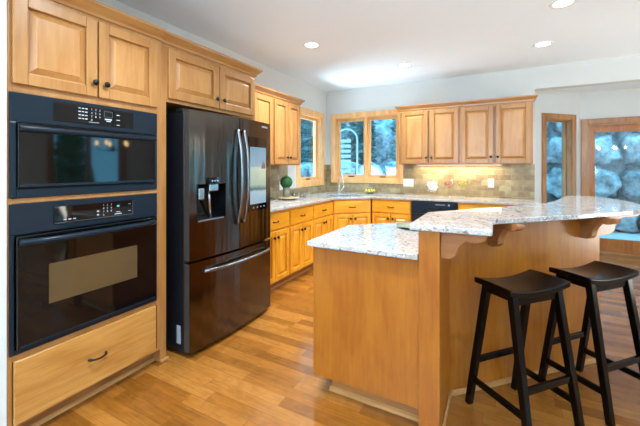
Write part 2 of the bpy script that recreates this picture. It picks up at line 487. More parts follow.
# ------------------------------------------------------------------ the room shell
CEIL = 2.74
WX, WY = -2.80, 5.47        # left wall, back wall
def wall_with_holes(mb, axis, c0, c1, a0, a1, z0, z1, holes):
    """axis 'X': wall lies in plane Y=c0..c1 running a0..a1 in X; 'Y': the other way"""
    def put(u0, u1, v0, v1):
        if u1-u0 < 1e-6 or v1-v0 < 1e-6: return
        if axis == 'X': mb.box(u0, u1, c0, c1, v0, v1)
        else: mb.box(c0, c1, u0, u1, v0, v1)
    cur = a0
    for h0, h1, b, t in sorted(holes):
        put(cur, h0, z0, z1); put(h0, h1, z0, b); put(h0, h1, t, z1); cur = h1
    put(cur, a1, z0, z1)
    return mb
smesh(MB().box(-3.0, 4.4, -3.7, 7.0, -0.06, 0.0), 'floor', M['floor'])
smesh(MB().box(-3.0, 4.4, -3.7, 5.62, CEIL, CEIL+0.08), 'ceiling', M['ceiling'])
smesh(MB().box(0.30, 4.4, 5.62, 7.0, 2.57, 2.65), 'ceiling_alcove', M['ceiling'])
smesh(wall_with_holes(MB(), 'Y', WX-0.15, WX, 0.686, WY+0.15, 0, CEIL, [(4.52, 5.24, 1.13, 2.23)]), 'wall_left', M['wall'])
smesh(MB().box(WX-0.15, -2.052, -3.55, 0.686, 0, CEIL), 'wall_left_front', M['wall'])
smesh(wall_with_holes(MB(), 'X', WY, WY+0.15, WX, 0.435, 0, CEIL, [(-2.62, -1.47, 1.165, 2.235)]), 'wall_back', M['wall'])
smesh(MB().box(0.435, 4.25, WY, WY+0.15, 2.44, CEIL), 'wall_back_header', M['wall'])
smesh(MB().box(0.285, 0.435, WY+0.15, 6.035, 0, 2.57), 'wall_alcove_left', M['wall'])
bay = struct('wall_alcove_angled', (0.435, 6.035, 0), PI/4)
wb = MB()
BL = 1.025
wall_with_holes(wb, 'X', 0, 0.15, 0, BL, 0, 2.57, [(0.285, 0.835, 0.32, 2.12)])
wb.build('wall_panel', M['wall'], bay)
smesh(wall_with_holes(MB(), 'X', 6.76, 6.91, 1.16, 4.25, 0, 2.57, [(1.26, 3.35, 0.0, 2.04)]), 'wall_alcove_back', M['wall'])
smesh(wall_with_holes(MB(), 'Y', 4.20, 4.35, -3.7, 6.91, 0, CEIL, [(0.8, 2.4, 0.85, 2.15), (3.5, 5.0, 0.02, 2.15)]), 'wall_right', M['wall'])
smesh(wall_with_holes(MB(), 'X', -3.65, -3.5, -2.95, 4.2, 0, CEIL, [(-1.7, 0.1, 0.8, 2.2), (1.5, 3.3, 0.8, 2.2)]), 'wall_front', M['wall'])

def window(name, loc, rz, w, z0, z1, trim_w, mat_t, mat_s, panes, depth=0.15, sill=True, sash=0.05):
    """opening 0..w along local x, room side is local -y"""
    r = struct(name, loc, rz)
    f = MB()
    f.box(-trim_w, 0, -0.022, 0, z0-trim_w, z1+trim_w).box(w, w+trim_w, -0.022, 0, z0-trim_w, z1+trim_w)
    f.box(0, w, -0.022, 0, z1, z1+trim_w).box(0, w, -0.022, 0, z0-trim_w, z0)
    f.build('casing', mat_t, r, bevel=0.005)
    j = MB()
    j.box(0, 0.015, 0, depth, z0, z1).box(w-0.015, w, 0, depth, z0, z1).box(0.015, w-0.015, 0, depth, z1-0.015, z1).box(0.015, w-0.015, 0, depth, z0, z0+0.015)
    j.build('jamb', mat_t, r)
    for a, b in panes:
        s = MB()
        ya, yb = 0.07, 0.11
        s.box(a, a+sash, ya, yb, z0+0.015, z1-0.015).box(b-sash, b, ya, yb, z0+0.015, z1-0.015)
        s.box(a+sash, b-sash, ya, yb, z1-0.015-sash, z1-0.015).box(a+sash, b-sash, ya, yb, z0+0.015, z0+0.015+sash)
        so = s.build('sash', mat_s, r, bevel=0.003)
        MB().box(a+sash, b-sash, 0.088, 0.092, z0+0.015+sash, z1-0.015-sash).build('pane', M['pane'], so)
        MB().box((a+b)/2-0.05, (a+b)/2+0.05, 0.04, 0.07, z0+0.018, z0+0.032).build('crank', M['bronze'], so)
    return r
wr = window('window_1', (-2.62, WY, 0), 0, 1.15, 1.165, 2.235, 0.085, M['maple_trim'], M['maple_trim'], [(0.015, 0.56), (0.60, 1.135)], sash=0.045)
MB().box(0.56, 0.60, 0.0, 0.11, 1.18, 2.22).build('mullion', M['maple_trim'], wr)
window('window_2', (WX, 4.52, 0), PI/2, 0.72, 1.13, 2.23, 0.095, M['maple_trim'], M['maple_trim'], [(0.015, 0.705)], sash=0.045)
o = window('window_3', (0.435+0.285*0.7071, 6.035+0.285*0.7071, 0), PI/4, 0.55, 0.32, 2.12, 0.08, M['oak_trim'], M['oak_trim'], [(0.015, 0.535)], sash=0.02)
# sliding patio door
d = struct('door_1', (1.26, 6.76, 0))
f = MB()
f.box(-0.09, 0, -0.022, 0, 0, 2.13).box(2.09, 2.18, -0.022, 0, 0, 2.13).box(0, 2.09, -0.022, 0, 2.04, 2.13)
f.build('casing', M['oak_trim'], d, bevel=0.006)
MB().box(0, 0.02, 0, 0.15, 0, 2.04).box(2.07, 2.09, 0, 0.15, 0, 2.04).box(0.02, 2.07, 0, 0.15, 2.015, 2.04).box(0.02, 2.07, 0, 0.15, 0, 0.022).build('jamb', M['oak_trim'], d)
for a, b, y in ((0.02, 1.08, 0.035), (1.02, 2.07, 0.09)):
    s = MB().box(a, a+0.075, y, y+0.045, 0.022, 2.015).box(b-0.075, b, y, y+0.045, 0.022, 2.015)
    s.box(a+0.075, b-0.075, y, y+0.045, 1.915, 2.015).box(a+0.075, b-0.075, y, y+0.045, 0.022, 0.225)
    so = s.build('sash', M['oak_sash'], d, bevel=0.004)
    MB().box(a+0.075, b-0.075, y+0.018, y+0.024, 0.225, 1.915).build('pane', M['pane'], so)
# windows the reflections show, on the right wall and behind the camera
for nm, loc, rz, w_, z0, z1 in (('window_4', (4.20, 2.4, 0), -PI/2, 1.6, 0.85, 2.15), ('window_5', (-1.7+1.8, -3.5, 0), PI, 1.8, 0.8, 2.2), ('window_6', (3.3, -3.5, 0), PI, 1.8, 0.8, 2.2)):
    window(nm, loc, rz, w_, z0, z1, 0.09, M['oak_trim'], M['oak_trim'], [(0.015, w_/2), (w_/2, w_-0.015)])
window('window_7', (4.20, 5.0, 0), -PI/2, 1.5, 0.12, 2.15, 0.09, M['oak_trim'], M['oak_trim'], [(0.015, 0.75), (0.75, 1.485)])
# tile backsplash, bonded to the walls
tl = struct('trim_1', (WX, 0, 0), PI/2)       # left wall: local x = world Y, local -y faces the room
t = MB().box(2.56, 4.17, -0.009, 0, 0.914, 1.40).box(4.17, 5.335, -0.009, 0, 0.914, 1.03).box(5.338, WY, -0.009, 0, 0.914, 1.40)
t.build('tile', M['tile'], tl)
tb = struct('trim_2', (0, WY, 0))
t = MB().box(WX+0.01, -2.708, -0.009, 0, 0.914, 1.40).box(-2.708, -1.382, -0.009, 0, 0.914, 1.078).box(-1.382, 0.435, -0.009, 0, 0.914, 1.40)
t.build('tile', M['tile'], tb)

# ------------------------------------------------------------------ outdoors beyond the glass
gb = MB()
gb.box(-9, 9, 7.0, 16, -0.25, 0.06).box(-9, -3.0, -2, 7.0, -0.25, 0.06).box(4.45, 12, -9, 7.0, -0.25, 0.0)
smesh(gb, 'ground', M['snow'])

def boulder(seed):
    mb = MB(); bmesh.ops.create_icosphere(mb.bm, subdivisions=4, radius=1)
    off = Vector((seed*3.1, seed*1.7, seed*0.9))
    for v in mb.bm.verts:
        n = v.co.normalized()
        k = 1+0.30*noise.noise(n*1.4+off)+0.10*noise.noise(n*3.2+off)+0.05*noise.noise(n*7+off)+0.025*noise.noise(n*15+off)
        q = Vector([math.copysign(abs(c)**0.74, c) for c in n])*k
        v.co = q
    for i in range(3):
        lo = min(v.co[i] for v in mb.bm.verts); hi = max(v.co[i] for v in mb.bm.verts)
        for v in mb.bm.verts: v.co[i] = (v.co[i]-lo)/(hi-lo)-0.5
    return mb
protos = []
seen_b = 0
def place_boulder(x, y, z, sx, sy, sz, label):
    BG = 'boulders of the low stacked wall' if 'low' in label else 'boulders of the tall stacked wall'
    global seen_b
    k = seen_b % 7
    if seen_b < 7:
        b = boulder(k+1).build('boulder', M['rock'], smooth=True); protos.append(b)
    else:
        b = protos[k].copy(); COL.objects.link(b)
    b.location = (x, y, z); b.scale = (sx*random.choice((-1, 1)), sy, sz)
    tag(b, label, 'boulder', BG); seen_b += 1
def boulder_wall(x0, x1, y, z, rows, wlo, whi, label, step):
    for ri, h in enumerate(rows):
        x = x0-random.uniform(0, 0.4)
        while x < x1:
            sx = random.uniform(wlo, whi)
            place_boulder(x+sx/2, y+step*ri+random.uniform(-0.03, 0.03), z+h/2, sx*1.0, 0.9, h*1.0, label)
            x += sx
        z += h
boulder_wall(0.4, 3.9, 8.9, 0.06, (0.62, 0.70, 0.66, 0.70, 0.6), 0.60, 0.78, 'rounded grey boulder in the tall stacked wall outside the patio door and narrow window', 0.03)
boulder_wall(-5.0, -1.5, 8.0, 0.06, (0.74, 0.70), 0.62, 0.80, 'rounded grey boulder in the low stacked wall outside the kitchen sink windows', 0.12)
bk = MB().box(-0.2, 4.6, 9.0, 10.6, 0.06, 3.5)
smesh(bk, 'ground_bank', M['hill'])
hb = MB(); NXh, NZh = 60, 24; grid = []
for iz in range(NZh+1):
    row = []
    for ix in range(NXh+1):
        u = -13+13*ix/NXh; q = iz/NZh
        row.append(hb.bm.verts.new((u, 11.3+3.0*q+0.5*noise.noise(Vector((u*0.9, q*6, 3))), 0.05+6.5*q+0.4*noise.noise(Vector((u*1.3, q*8, 9))))))
    grid.append(row)
for iz in range(NZh):
    for ix in range(NXh): hb.bm.faces.new((grid[iz][ix], grid[iz][ix+1], grid[iz+1][ix+1], grid[iz+1][ix]))
smesh(hb, 'hillside', M['hill'])
hb = MB()
for q in range(1): hb.slab([(-13, -1), (-9.5, -1), (-9.5, 11.5), (-13, 11.5)], -0.2, 5.0)
smesh(hb, 'hillside_left', M['hill'])
def bush(name, label, loc, rx, rz_, n, mat, leaf, seed, cat='tree', group=None):
    rnd = random.Random(seed)
    r = thing(name, label, cat, loc, 0, group)
    mb = MB()
    for _ in range(n):
        a = rnd.uniform(0, 2*PI); h = rnd.random()
        rad = rx*math.sqrt(rnd.random())*(1-0.75*h)**0.7*(0.75+0.35*noise.noise(Vector((math.cos(a)*2, math.sin(a)*2, h*6+seed))))
        c = Vector((rad*math.cos(a), rad*math.sin(a), 0.15+h*rz_))
        R = Matrix.Rotation(rnd.uniform(0, 2*PI), 3, 'Z') @ Matrix.Rotation(rnd.uniform(-1.1, 1.1), 3, 'X')
        l = leaf*rnd.uniform(0.6, 1.4)
        vs = [mb.bm.verts.new(c+R @ Vector(q)) for q in ((-l, 0, 0), (0, 0, l*0.4), (l, 0, 0), (0, 0.1*l, -l*0.4))]
        mb.bm.faces.new(vs)
    mb.build('foliage', mat, r)
    MB().cyl((0, 0, -0.02), (0, 0, rz_*0.8), 0.06, 0.02, 8).build('trunk', M['bark'], r)
    return r
tx = [(-6.0, 9.75, 0.75, 3.4, 'frost_leaf'), (-4.85, 10.3, 0.72, 3.0, 'frost_leaf_pale'), (-3.75, 9.7, 0.72, 3.6, 'frost_leaf'), (-2.62, 10.3, 0.72, 3.1, 'frost_leaf_pale'), (-1.5, 9.7, 0.72, 3.4, 'frost_leaf')]
for i, (x, y, rx, rz_, mt) in enumerate(tx):
    bush('frosted_tree', ['dark frosted tree', 'pale frosted tree'][mt.endswith('pale')]+' behind the low boulders outside the sink windows', (x, y, 0.06), rx, rz_, 4200, M[mt], 0.13, i+3, group='frosted trees outside the sink windows')
bush('frosted_tree', 'grey frosted tree seen through the left wall window only', (-6.4, 7.9, 0.06), 0.85, 3.2, 2600, M['frost_leaf'], 0.10, 21)
bush('green_shrub', 'green leafy shrub outside the patio glass mirrored in the upper oven door', (5.2, 4.3, 0.0), 0.8, 2.0, 2200, M['green_leaf'], 0.08, 31, cat='shrub')
# white arched slatted trellis outside the left sash
tr = thing('garden_trellis', 'white arched garden trellis with level slats outside the sink window', 'trellis', (-3.20, 7.30, 0.06), math.radians(18))
MB().box(-0.27, -0.23, -0.03, 0.03, 0, 1.95).build('post', M['trellis'], tr)
MB().box(0.23, 0.27, -0.03, 0.03, 0, 1.95).build('post', M['trellis'], tr)
MB().tube([(-0.25*math.cos(a), 0, 1.95+0.25*math.sin(a)) for a in [PI*i/12 for i in range(13)]], 0.022, 8).build('arch', M['trellis'], tr)
m_ = MB()
for i in range(15): m_.box(-0.23, 0.10, -0.012, 0.012, 0.2+i*0.12, 0.275+i*0.12)
m_.build('slat_panel', M['trellis'], tr)

# ------------------------------------------------------------------ cabinet kit (local frame: x across, y into the cabinet, front face at y=0)
def knob(parent, x, z, y=-0.02):
    MB().lathe([(0.006, 0), (0.006, -0.010), (0.015, -0.014), (0.017, -0.021), (0.012, -0.027), (0.003, -0.029)], (x, y, z), 16, 'Y').build('knob', M['bronze'], parent, smooth=True)
def pull(parent, x, z, y=-0.02, hw=0.048):
    pts = []
    for i in range(13):
        s = -1+2*i/12
        pts.append((x+hw*s, y-0.028*(1-s*s)**0.6 if abs(s) < 1 else y, z-0.004*(1-s*s)))
    MB().tube(pts, [0.0075 if abs(i-6) > 4 else 0.0055 for i in range(13)], 10).build('handle', M['bronze'], parent, smooth=True)
def raised_door(parent, x0, x1, z0, z1, mv, mh, kn=None, t=0.02, fw=0.058):
    d = MB()
    d.box(x0, x0+fw, -t, -0.0005, z0, z1).box(x1-fw, x1, -t, -0.0005, z0, z1)
    d.box(x0+fw, x1-fw, -t, -0.0005, z1-fw, z1).box(x0+fw, x1-fw, -t, -0.0005, z0, z0+fw)
    do = d.build('door', mv, parent, bevel=0.004)
    p = MB(); bm = p.bm
    e = 0.0005
    rings = []
    for ins, y in ((fw-e, -0.001), (fw+0.004, -0.002), (fw+0.008, -0.002), (fw+0.034, -0.0165), (fw+0.036, -0.0185)):
        rings.append([bm.verts.new(q) for q in ((x0+ins, y, z0+ins), (x1-ins, y, z0+ins), (x1-ins, y, z1-ins), (x0+ins, y, z1-ins))])
    for A, B in zip(rings, rings[1:]):
        for k in range(4): bm.faces.new((A[k], A[(k+1) % 4], B[(k+1) % 4], B[k]))
    bm.faces.new(rings[-1]); bm.faces.new(rings[0][::-1])
    p.build('raised_panel', M['maple_panel'] if mv is M['maple'] else mv, do)
    if kn: knob(do, *kn)
    return do
def drawer_front(parent, x0, x1, z0, z1, mat, handle=True, t=0.02):
    d = MB().box(x0, x1, -t, -0.0005, z0, z1).build('drawer', mat, parent, bevel=0.006, seg=3)
    if handle: pull(d, (x0+x1)/2, (z0+z1)/2, -t)
    return d
CROWN = [(0.0, -0.005), (0.010, -0.005), (0.012, 0.012), (0.022, 0.022), (0.040, 0.040), (0.052, 0.050), (0.054, 0.065), (0.0, 0.065)]
def crown(parent, x0, x1, d, z, mat, left=True, right=True):
    mb = MB(); bm = mb.bm; rings = []
    for o, h in CROWN:
        xl = x0-o if left else x0; xr = x1+o if right else x1
        pts = []
        if left: pts.append((xl, d, z+h))
        pts += [(xl, -o, z+h), (xr, -o, z+h)]
        if right: pts.append((xr, d, z+h))
        rings.append([bm.verts.new(q) for q in pts])
    n = len(rings)
    for i in range(n):
        A, B = rings[i], rings[(i+1) % n]
        if i == n-1: continue
        for k in range(len(A)-1): bm.faces.new((A[k], A[k+1], B[k+1], B[k]))
    for k in (0, -1): bm.faces.new([r[k] for r in rings])
    # close the top
    top = rings[-1]
    mb.box(x0, x1, 0.0, d, z+0.055, z+0.0649)
    return mb.build('crown_moulding', mat, parent)

# ---- tall oven cabinet
R90 = PI/2
oc = thing('oven_cabinet', 'tall maple cabinet around the two black ovens, with a wide drawer', 'cabinet', (-2.06, 0.69, 0), R90)
W = 0.8205; D = 0.72
m_ = MB()
m_.box(0, 0.012, 0.019, D, 0.1, 2.235).box(W-0.02, W, 0.019, D, 0.1, 2.235).box(0.012, W-0.02, D-0.012, D, 0.1, 2.235)
for z in (0.1, 0.43, 1.186, 1.725, 2.217): m_.box(0.012, W-0.02, 0.019, D-0.012, z, z+0.018)
m_.build('carcass', M['maple'], oc)
f = MB()
f.box(0, 0.02, 0, 0.019, 0.1, 2.24).box(0.788, W, 0, 0.019, 0.1, 2.24)
f.box(0.02, 0.788, 0, 0.019, 1.724, 1.765).box(0.02, 0.788, 0, 0.019, 2.20, 2.24).box(0.02, 0.788, 0, 0.019, 1.182, 1.208)
f.box(0.02, 0.788, 0, 0.019, 0.42, 0.452).box(0.02, 0.788, 0, 0.019, 0.1, 0.122)
f.build('face_frame', M['maple'], oc, bevel=0.002)
raised_door(oc, 0.016, 0.396, 1.763, 2.205, M['maple'], M['maple_h'], (0.377, 1.842))
raised_door(oc, 0.404, 0.778, 1.763, 2.205, M['maple'], M['maple_h'], (0.440, 1.842))
drawer_front(oc, 0.02, 0.77, 0.116, 0.424, M['maple_drawer'])
crown(oc, 0, W, D, 2.235, M['maple_h'], left=False, right=False)
MB().box(0, W, 0.085, 0.10, 0.0, 0.1).build('toe_kick', M['toe'], oc)
MB().prism([(0, 0), (0.016, 0), (0.013, 0.013), (0, 0.018)], 0, W, lambda u, v, a: (a, 0.085-u, v)).build('shoe_moulding', M['shoe'], oc)

def keypad(mb, x0, z0, cols, rows, dx, dz, size, y, chars='1234567890'):
    Mr = Matrix.Rotation(PI/2, 4, 'X')
    k = 0
    for r in range(rows):
        for c in range(cols):
            if k < len(chars):
                mb.text(chars[k], size, Matrix.Translation((x0+c*dx, y, z0-r*dz)) @ Mr)
            k += 1
    return mb
# ---- upper black oven
mw = thing('microwave_oven', 'upper black built-in oven with a wide dark glass door', 'oven', (-2.06, 0.695, 0), R90)
B_ = M['black_enamel']
MB().box(0.012, 0.764, 0.022, 0.55, 1.216, 1.722).build('body', M['black_plastic'], mw)
f = MB()
f.box(0.0, 0.776, -0.012, -0.0005, 1.578, 1.722).box(0.0, 0.026, -0.012, -0.0005, 1.21, 1.578).box(0.754, 0.776, -0.012, -0.0005, 1.21, 1.578).box(0.026, 0.754, -0.012, -0.0005, 1.21, 1.254)
fr = f.build('front_frame', B_, mw, bevel=0.003)
cp = MB().box(0.176, 0.606, -0.016, -0.0121, 1.603, 1.704).build('control_panel', M['black_gloss'], mw, bevel=0.001)
km = MB()
for r in range(4):
    for c in range(3): km.box(0.292+c*0.017, 0.304+c*0.017, -0.0168, -0.0161, 1.684-r*0.019, 1.690-r*0.019)
keypad(km, 0.360, 1.687, 3, 4, 0.022, 0.020, 0.016, -0.0165)
for i in range(3): km.box(0.500, 0.520, -0.0168, -0.0161, 1.672-i*0.03, 1.676-i*0.03)
km.box(0.432, 0.472, -0.0168, -0.0161, 1.637, 1.645).box(0.44, 0.466, -0.0168, -0.0161, 1.628, 1.633)
km.box(0.345, 0.40, -0.0168, -0.0161, 1.6135, 1.616)
km.build('keypad_lettering', M['mark'], cp)
dm = MB()
dm.box(0.428, 0.476, -0.0168, -0.0161, 1.686, 1.688).box(0.428, 0.476, -0.0168, -0.0161, 1.654, 1.656).box(0.428, 0.43, -0.0168, -0.0161, 1.656, 1.686).box(0.474, 0.476, -0.0168, -0.0161, 1.656, 1.686)
dm.build('display_outline', M['mark_dim'], cp)
dr = MB().box(0.028, 0.752, -0.022, -0.001, 1.258, 1.574).build('door', M['black_gloss'], mw, bevel=0.003)
m_ = MB()
m_.prism([(0.0, 0.0), (0.020, 0.004), (0.026, 0.014), (0.024, 0.026), (0.012, 0.033), (0.0, 0.034)], 0.030, 0.750, lambda u, v, a: (a, -0.0225-u, 1.530+v))
m_.build('handle', B_, dr, bevel=0.003, smooth=False)
MB().box(0.034, 0.746, -0.026, -0.0225, 1.262, 1.274).build('lower_trim', B_, dr, bevel=0.001)
# ---- lower black oven
wo = thing('wall_oven', 'lower black built-in wall oven with a brown window', 'oven', (-2.06, 0.695, 0), R90)
MB().box(0.012, 0.764, 0.022, 0.60, 0.458, 1.178).build('body', M['black_plastic'], wo)
f = MB()
f.box(0.0, 0.776, -0.012, -0.0005, 1.03, 1.181).box(0.0, 0.018, -0.012, -0.0005, 0.453, 1.03).box(0.758, 0.776, -0.012, -0.0005, 0.453, 1.03).box(0.018, 0.758, -0.012, -0.0005, 0.453, 0.474)
f.build('front_frame', B_, wo, bevel=0.003)
cp = MB().box(0.176, 0.606, -0.016, -0.0121, 1.060, 1.152).build('control_panel', M['black_gloss'], wo, bevel=0.001)
km = MB()
keypad(km, 0.425, 1.136, 3, 4, 0.022, 0.019, 0.015, -0.0165)
for i in range(2): km.box(0.573, 0.588, -0.0168, -0.0161, 1.128-i*0.042, 1.131-i*0.042)
km.box(0.497, 0.522, -0.0168, -0.0161, 1.086, 1.090).box(0.489, 0.531, -0.0168, -0.0161, 1.074, 1.079)
for i in range(2): km.box(0.388, 0.400, -0.0168, -0.0161, 1.100-i*0.02, 1.108-i*0.02)
for i in range(3): km.box(0.222+i*0.022, 0.236+i*0.022, -0.0168, -0.0161, 1.076, 1.082)
km.build('keypad_lettering', M['mark'], cp)
MB().box(0.180, 0.602, -0.0168, -0.0161, 1.0635, 1.0655).box(0.600, 0.602, -0.0168, -0.0161, 1.0655, 1.148).build('panel_outline', M['mark_dim'], cp)
MB().box(0.503, 0.517, -0.0168, -0.0161, 1.118, 1.128).build('indicator_lamp', M['teal_mark'], cp)
dr = MB().box(0.021, 0.755, -0.030, -0.001, 0.478, 1.024).build('door', M['black_gloss'], wo, bevel=0.004)
MB().box(0.150, 0.622, -0.0312, -0.0301, 0.660, 0.864).build('door_window', M['brown_glass'], dr)
pts = []
for i in range(25):
    s = -1+2*i/24
    pts.append((0.388+0.355*s, -0.031-0.045*(1-abs(s)**6), 0.995))
MB().tube(pts, 0.016, 12).build('handle', B_, dr, smooth=True)
MB().box(0.03, 0.746, -0.034, -0.0305, 0.482, 0.494).build('lower_trim', B_, dr, bevel=0.001)

# ---- cabinet over the refrigerator, with the post beside it
fc = thing('refrigerator_cabinet', 'maple cabinet bridging over the black refrigerator, on a tall side post', 'cabinet', (-2.075, 1.511, 0), R90)
MB().box(0, 0.05, 0, 0.70, 0.0, 2.24).build('side_post', M['maple'], fc, bevel=0.002)
MB().box(0.0505, 1.026, 0.019, 0.70, 1.822, 2.24).build('carcass', M['maple'], fc)
f = MB()
f.box(0.0505, 0.07, 0, 0.0189, 1.822, 2.24).box(0.99, 1.026, 0, 0.0189, 1.822, 2.24).box(0.07, 0.99, 0, 0.0189, 2.195, 2.24).box(0.07, 0.99, 0, 0.0189, 1.822, 1.86).box(0.52, 0.57, 0, 0.0189, 1.86, 2.195)
f.build('face_frame', M['maple'], fc, bevel=0.002)
raised_door(fc, 0.058, 0.541, 1.848, 2.202, M['maple'], M['maple_h'], (0.506, 1.922))
raised_door(fc, 0.549, 1.001, 1.848, 2.202, M['maple'], M['maple_h'], (0.584, 1.922))
crown(fc, 0, 1.026, 0.70, 2.235, M['maple_h'], left=False)
MB().box(-0.0, 0.062, -0.016, -0.0005, 0.0, 0.02).build('shoe_moulding', M['shoe'], fc, bevel=0.004)

# ---- refrigerator
rf = thing('refrigerator', 'black stainless french door refrigerator with a screen and bottom freezer', 'refrigerator', (-1.932, 1.632, 0), R90)
FW = 0.945
def bulge(x): return -0.008-0.036*(1-((x-FW/2)/(FW/2))**2)
def curved(mb, x0, x1, z0, z1, back=0.045, n=8, dy=0.0):
    pts = [(x0+(x1-x0)*i/n, bulge(x0+(x1-x0)*i/n)+dy) for i in range(n+1)]
    return mb.slab([(x0, back)]+pts+[(x1, back)], z0, z1)
MB().box(0.004, FW-0.004, 0.052, 0.70, 0.035, 1.755).build('body', M['fridge_side'], rf, bevel=0.006)
MB().box(0.02, FW-0.02, 0.046, 0.64, 0.012, 0.0345).build('kick_grille', M['cavity'], rf)
for x in (0.06, FW-0.06): MB().cyl((x, 0.06, 0), (x, 0.06, 0.0118), 0.02).build('foot', M['black_plastic'], rf)
ld = MB()
X0, X1, Z0, Z1 = 0.058, 0.322, 0.962, 1.236
curved(ld, 0.0, X0, 0.69, 1.768); curved(ld, X1, 0.475, 0.69, 1.768); curved(ld, X0, X1, 0.69, Z0); curved(ld, X0, X1, Z1, 1.768)
ldo = ld.build('door', M['fridge'], rf, smooth=False)
MB().box(X0, X1, 0.044, 0.050, Z0, Z1).box(X0, X0+0.004, -0.02, 0.044, Z0, Z1).box(X1-0.004, X1, -0.025, 0.044, Z0, Z1).box(X0+0.004, X1-0.004, -0.02, 0.044, Z1-0.004, Z1).build('dispenser_recess', M['black_gloss'], ldo)
MB().box(X0+0.004, X1-0.004, -0.03, 0.044, Z0, Z0+0.010).build('drip_tray', M['steel'], ldo, bevel=0.002)
MB().box(0.175, 0.262, -0.050, 0.02, 1.180, 1.232).build('dispenser_head', M['steel'], ldo, bevel=0.006)
MB().box(0.172, 0.265, -0.058, -0.030, 1.2325, 1.282).build('dispenser_display', M['black_gloss'], ldo, bevel=0.004)
m_ = MB()
for i in range(3): m_.box(0.186+i*0.026, 0.198+i*0.026, -0.0588, -0.0582, 1.252, 1.262)
m_.build('display_icons', M['mark'], ldo)
MB().box(0.095, 0.150, -0.025, 0.03, 1.120, 1.205).build('ice_chute', M['steel'], ldo, bevel=0.008)
MB().tube([(0.205, -0.005, 1.178), (0.215, -0.002, 1.10), (0.235, 0.012, 1.03), (0.262, 0.03, 0.974)], 0.010, 8).build('paddle', M['steel'], ldo, smooth=True)
rd = MB(); curved(rd, 0.482, FW, 0.69, 1.768)
rdo = rd.build('door', M['fridge'], rf)
MB().slab([(0.623, -0.043), (0.623, -0.0465), (0.76, -0.0405), (0.905, -0.0215), (0.905, -0.012), (0.76, -0.034)], 0.975, 1.622).build('screen_bezel', M['black_gloss'], rdo)
MB().slab([(0.640, -0.0455), (0.640, -0.0472), (0.76, -0.0416), (0.886, -0.0262), (0.886, -0.0235), (0.76, -0.0395)], 1.035, 1.535).build('touch_screen', M['screen'], rdo)
m_ = MB()
m_.prism([(0.80, 1.345), (0.83, 1.42), (0.845, 1.345)], -0.042, -0.037, lambda u, v, a: (u, a, v)).prism([(0.835, 1.345), (0.855, 1.40), (0.868, 1.345)], -0.036, -0.030, lambda u, v, a: (u, a, v))
m_.build('screen_picture', plain('screen_sails', (150, 112, 84), 0.4), rdo)
m_ = MB()
for i in range(4): m_.box(0.68+i*0.055, 0.69+i*0.055, -0.0475+i*0.0042, -0.040+i*0.0042, 1.0, 1.008)
m_.build('screen_buttons', M['mark'], rdo)
MB().text('SAMSUNG', 0.020, Matrix.Translation((0.865, -0.0275, 1.725)) @ Matrix.Rotation(math.radians(7.5), 4, 'Z') @ Matrix.Rotation(PI/2, 4, 'X'), 0.004).build('maker_lettering', M['mark'], rdo)
def bow(x, z0, z1, y0, out, parent, along='Z', r=0.013):
    pts = []
    for i in range(25):
        s = -1+2*i/24
        y = y0-out*(1-abs(s)**2.6)-0.012
        c = (z0+z1)/2+(z1-z0)/2*s
        pts.append((x, y, c) if along == 'Z' else (c, y, x))
    return MB().tube(pts, r, 12).build('handle', M['handle_steel'], parent, smooth=True)
for c in ldo.children:
    if c.name.split('.')[0] in ('dispenser_head', 'dispenser_display', 'display_icons', 'ice_chute', 'paddle'): c.location.x = -0.024
for c in rdo.children:
    if c.name.split('.')[0] in ('screen_bezel', 'touch_screen', 'screen_picture', 'screen_buttons', 'maker_lettering'): c.location.x = -0.032
bow(0.440, 0.895, 1.665, bulge(0.440), 0.05, ldo)
bow(0.514, 0.895, 1.665, bulge(0.514), 0.05, rdo)
fz = MB(); curved(fz, 0.0, FW, 0.036, 0.672, n=16)
fzo = fz.build('freezer_drawer', M['fridge'], rf)
bow(0.597, 0.112, 0.895, -0.024, 0.055, fzo, 'X', 0.013)
for z0, z1, pa in ((0.69, 1.768, ldo), (0.045, 0.672, fzo)):
    MB().box(-0.002, -0.0002, -0.008, 0.040, z0+0.004, z1-0.004).build('edge_trim', M['edge_dark'], pa)
MB().box(0.001, 0.0038, 0.085, 0.125, 0.085, 0.215).build('sticker', M['sticker'], rf)
MB().box(0.0, 0.055, 0.055, 0.13, 1.7555, 1.782).build('hinge_cover', M['black_plastic'], rf, bevel=0.004)
MB().box(FW-0.055, FW, 0.055, 0.13, 1.7555, 1.782).build('hinge_cover', M['black_plastic'], rf, bevel=0.004)

# ---- upper cabinets on the left wall
def upper(label, loc, rz, W, D, z0, z1, doors, crowns, mats, knobs):
    r = thing('upper_cabinet', label, 'cabinet', loc, rz)
    mv, mh = mats
    MB().box(0, W, 0.019, D, z0, z1).build('carcass', mv, r)
    f = MB().box(0, 0.022, 0, 0.0189, z0, z1).box(W-0.022, W, 0, 0.0189, z0, z1).box(0.022, W-0.022, 0, 0.0189, z1-0.045, z1).box(0.022, W-0.022, 0, 0.0189, z0, z0+0.03)
    f.build('face_frame', mv, r, bevel=0.0015)
    for (a, b), k in zip(doors, knobs): raised_door(r, a, b, z0+0.012, z1-0.032, mv, mh, (k, z0+0.10))
    crown(r, 0, W, D, z1-0.005, mh, *crowns)
    return r
UM = (M['maple'], M['maple_h'])
BMs = (M['maple_base'], M['maple_base_h'])
upper('maple upper cabinet on the left wall, just beyond the refrigerator', (-2.47, 2.602, 0), R90, 0.753, 0.33, 1.385, 2.24, [(0.02, 0.362), (0.37, 0.733)], (False, False), UM, (0.332, 0.40))
upper('maple upper cabinet on the left wall, next to the window', (-2.47, 3.356, 0), R90, 0.640, 0.33, 1.385, 2.24, [(0.02, 0.318), (0.326, 0.62)], (False, True), UM, (0.288, 0.356))
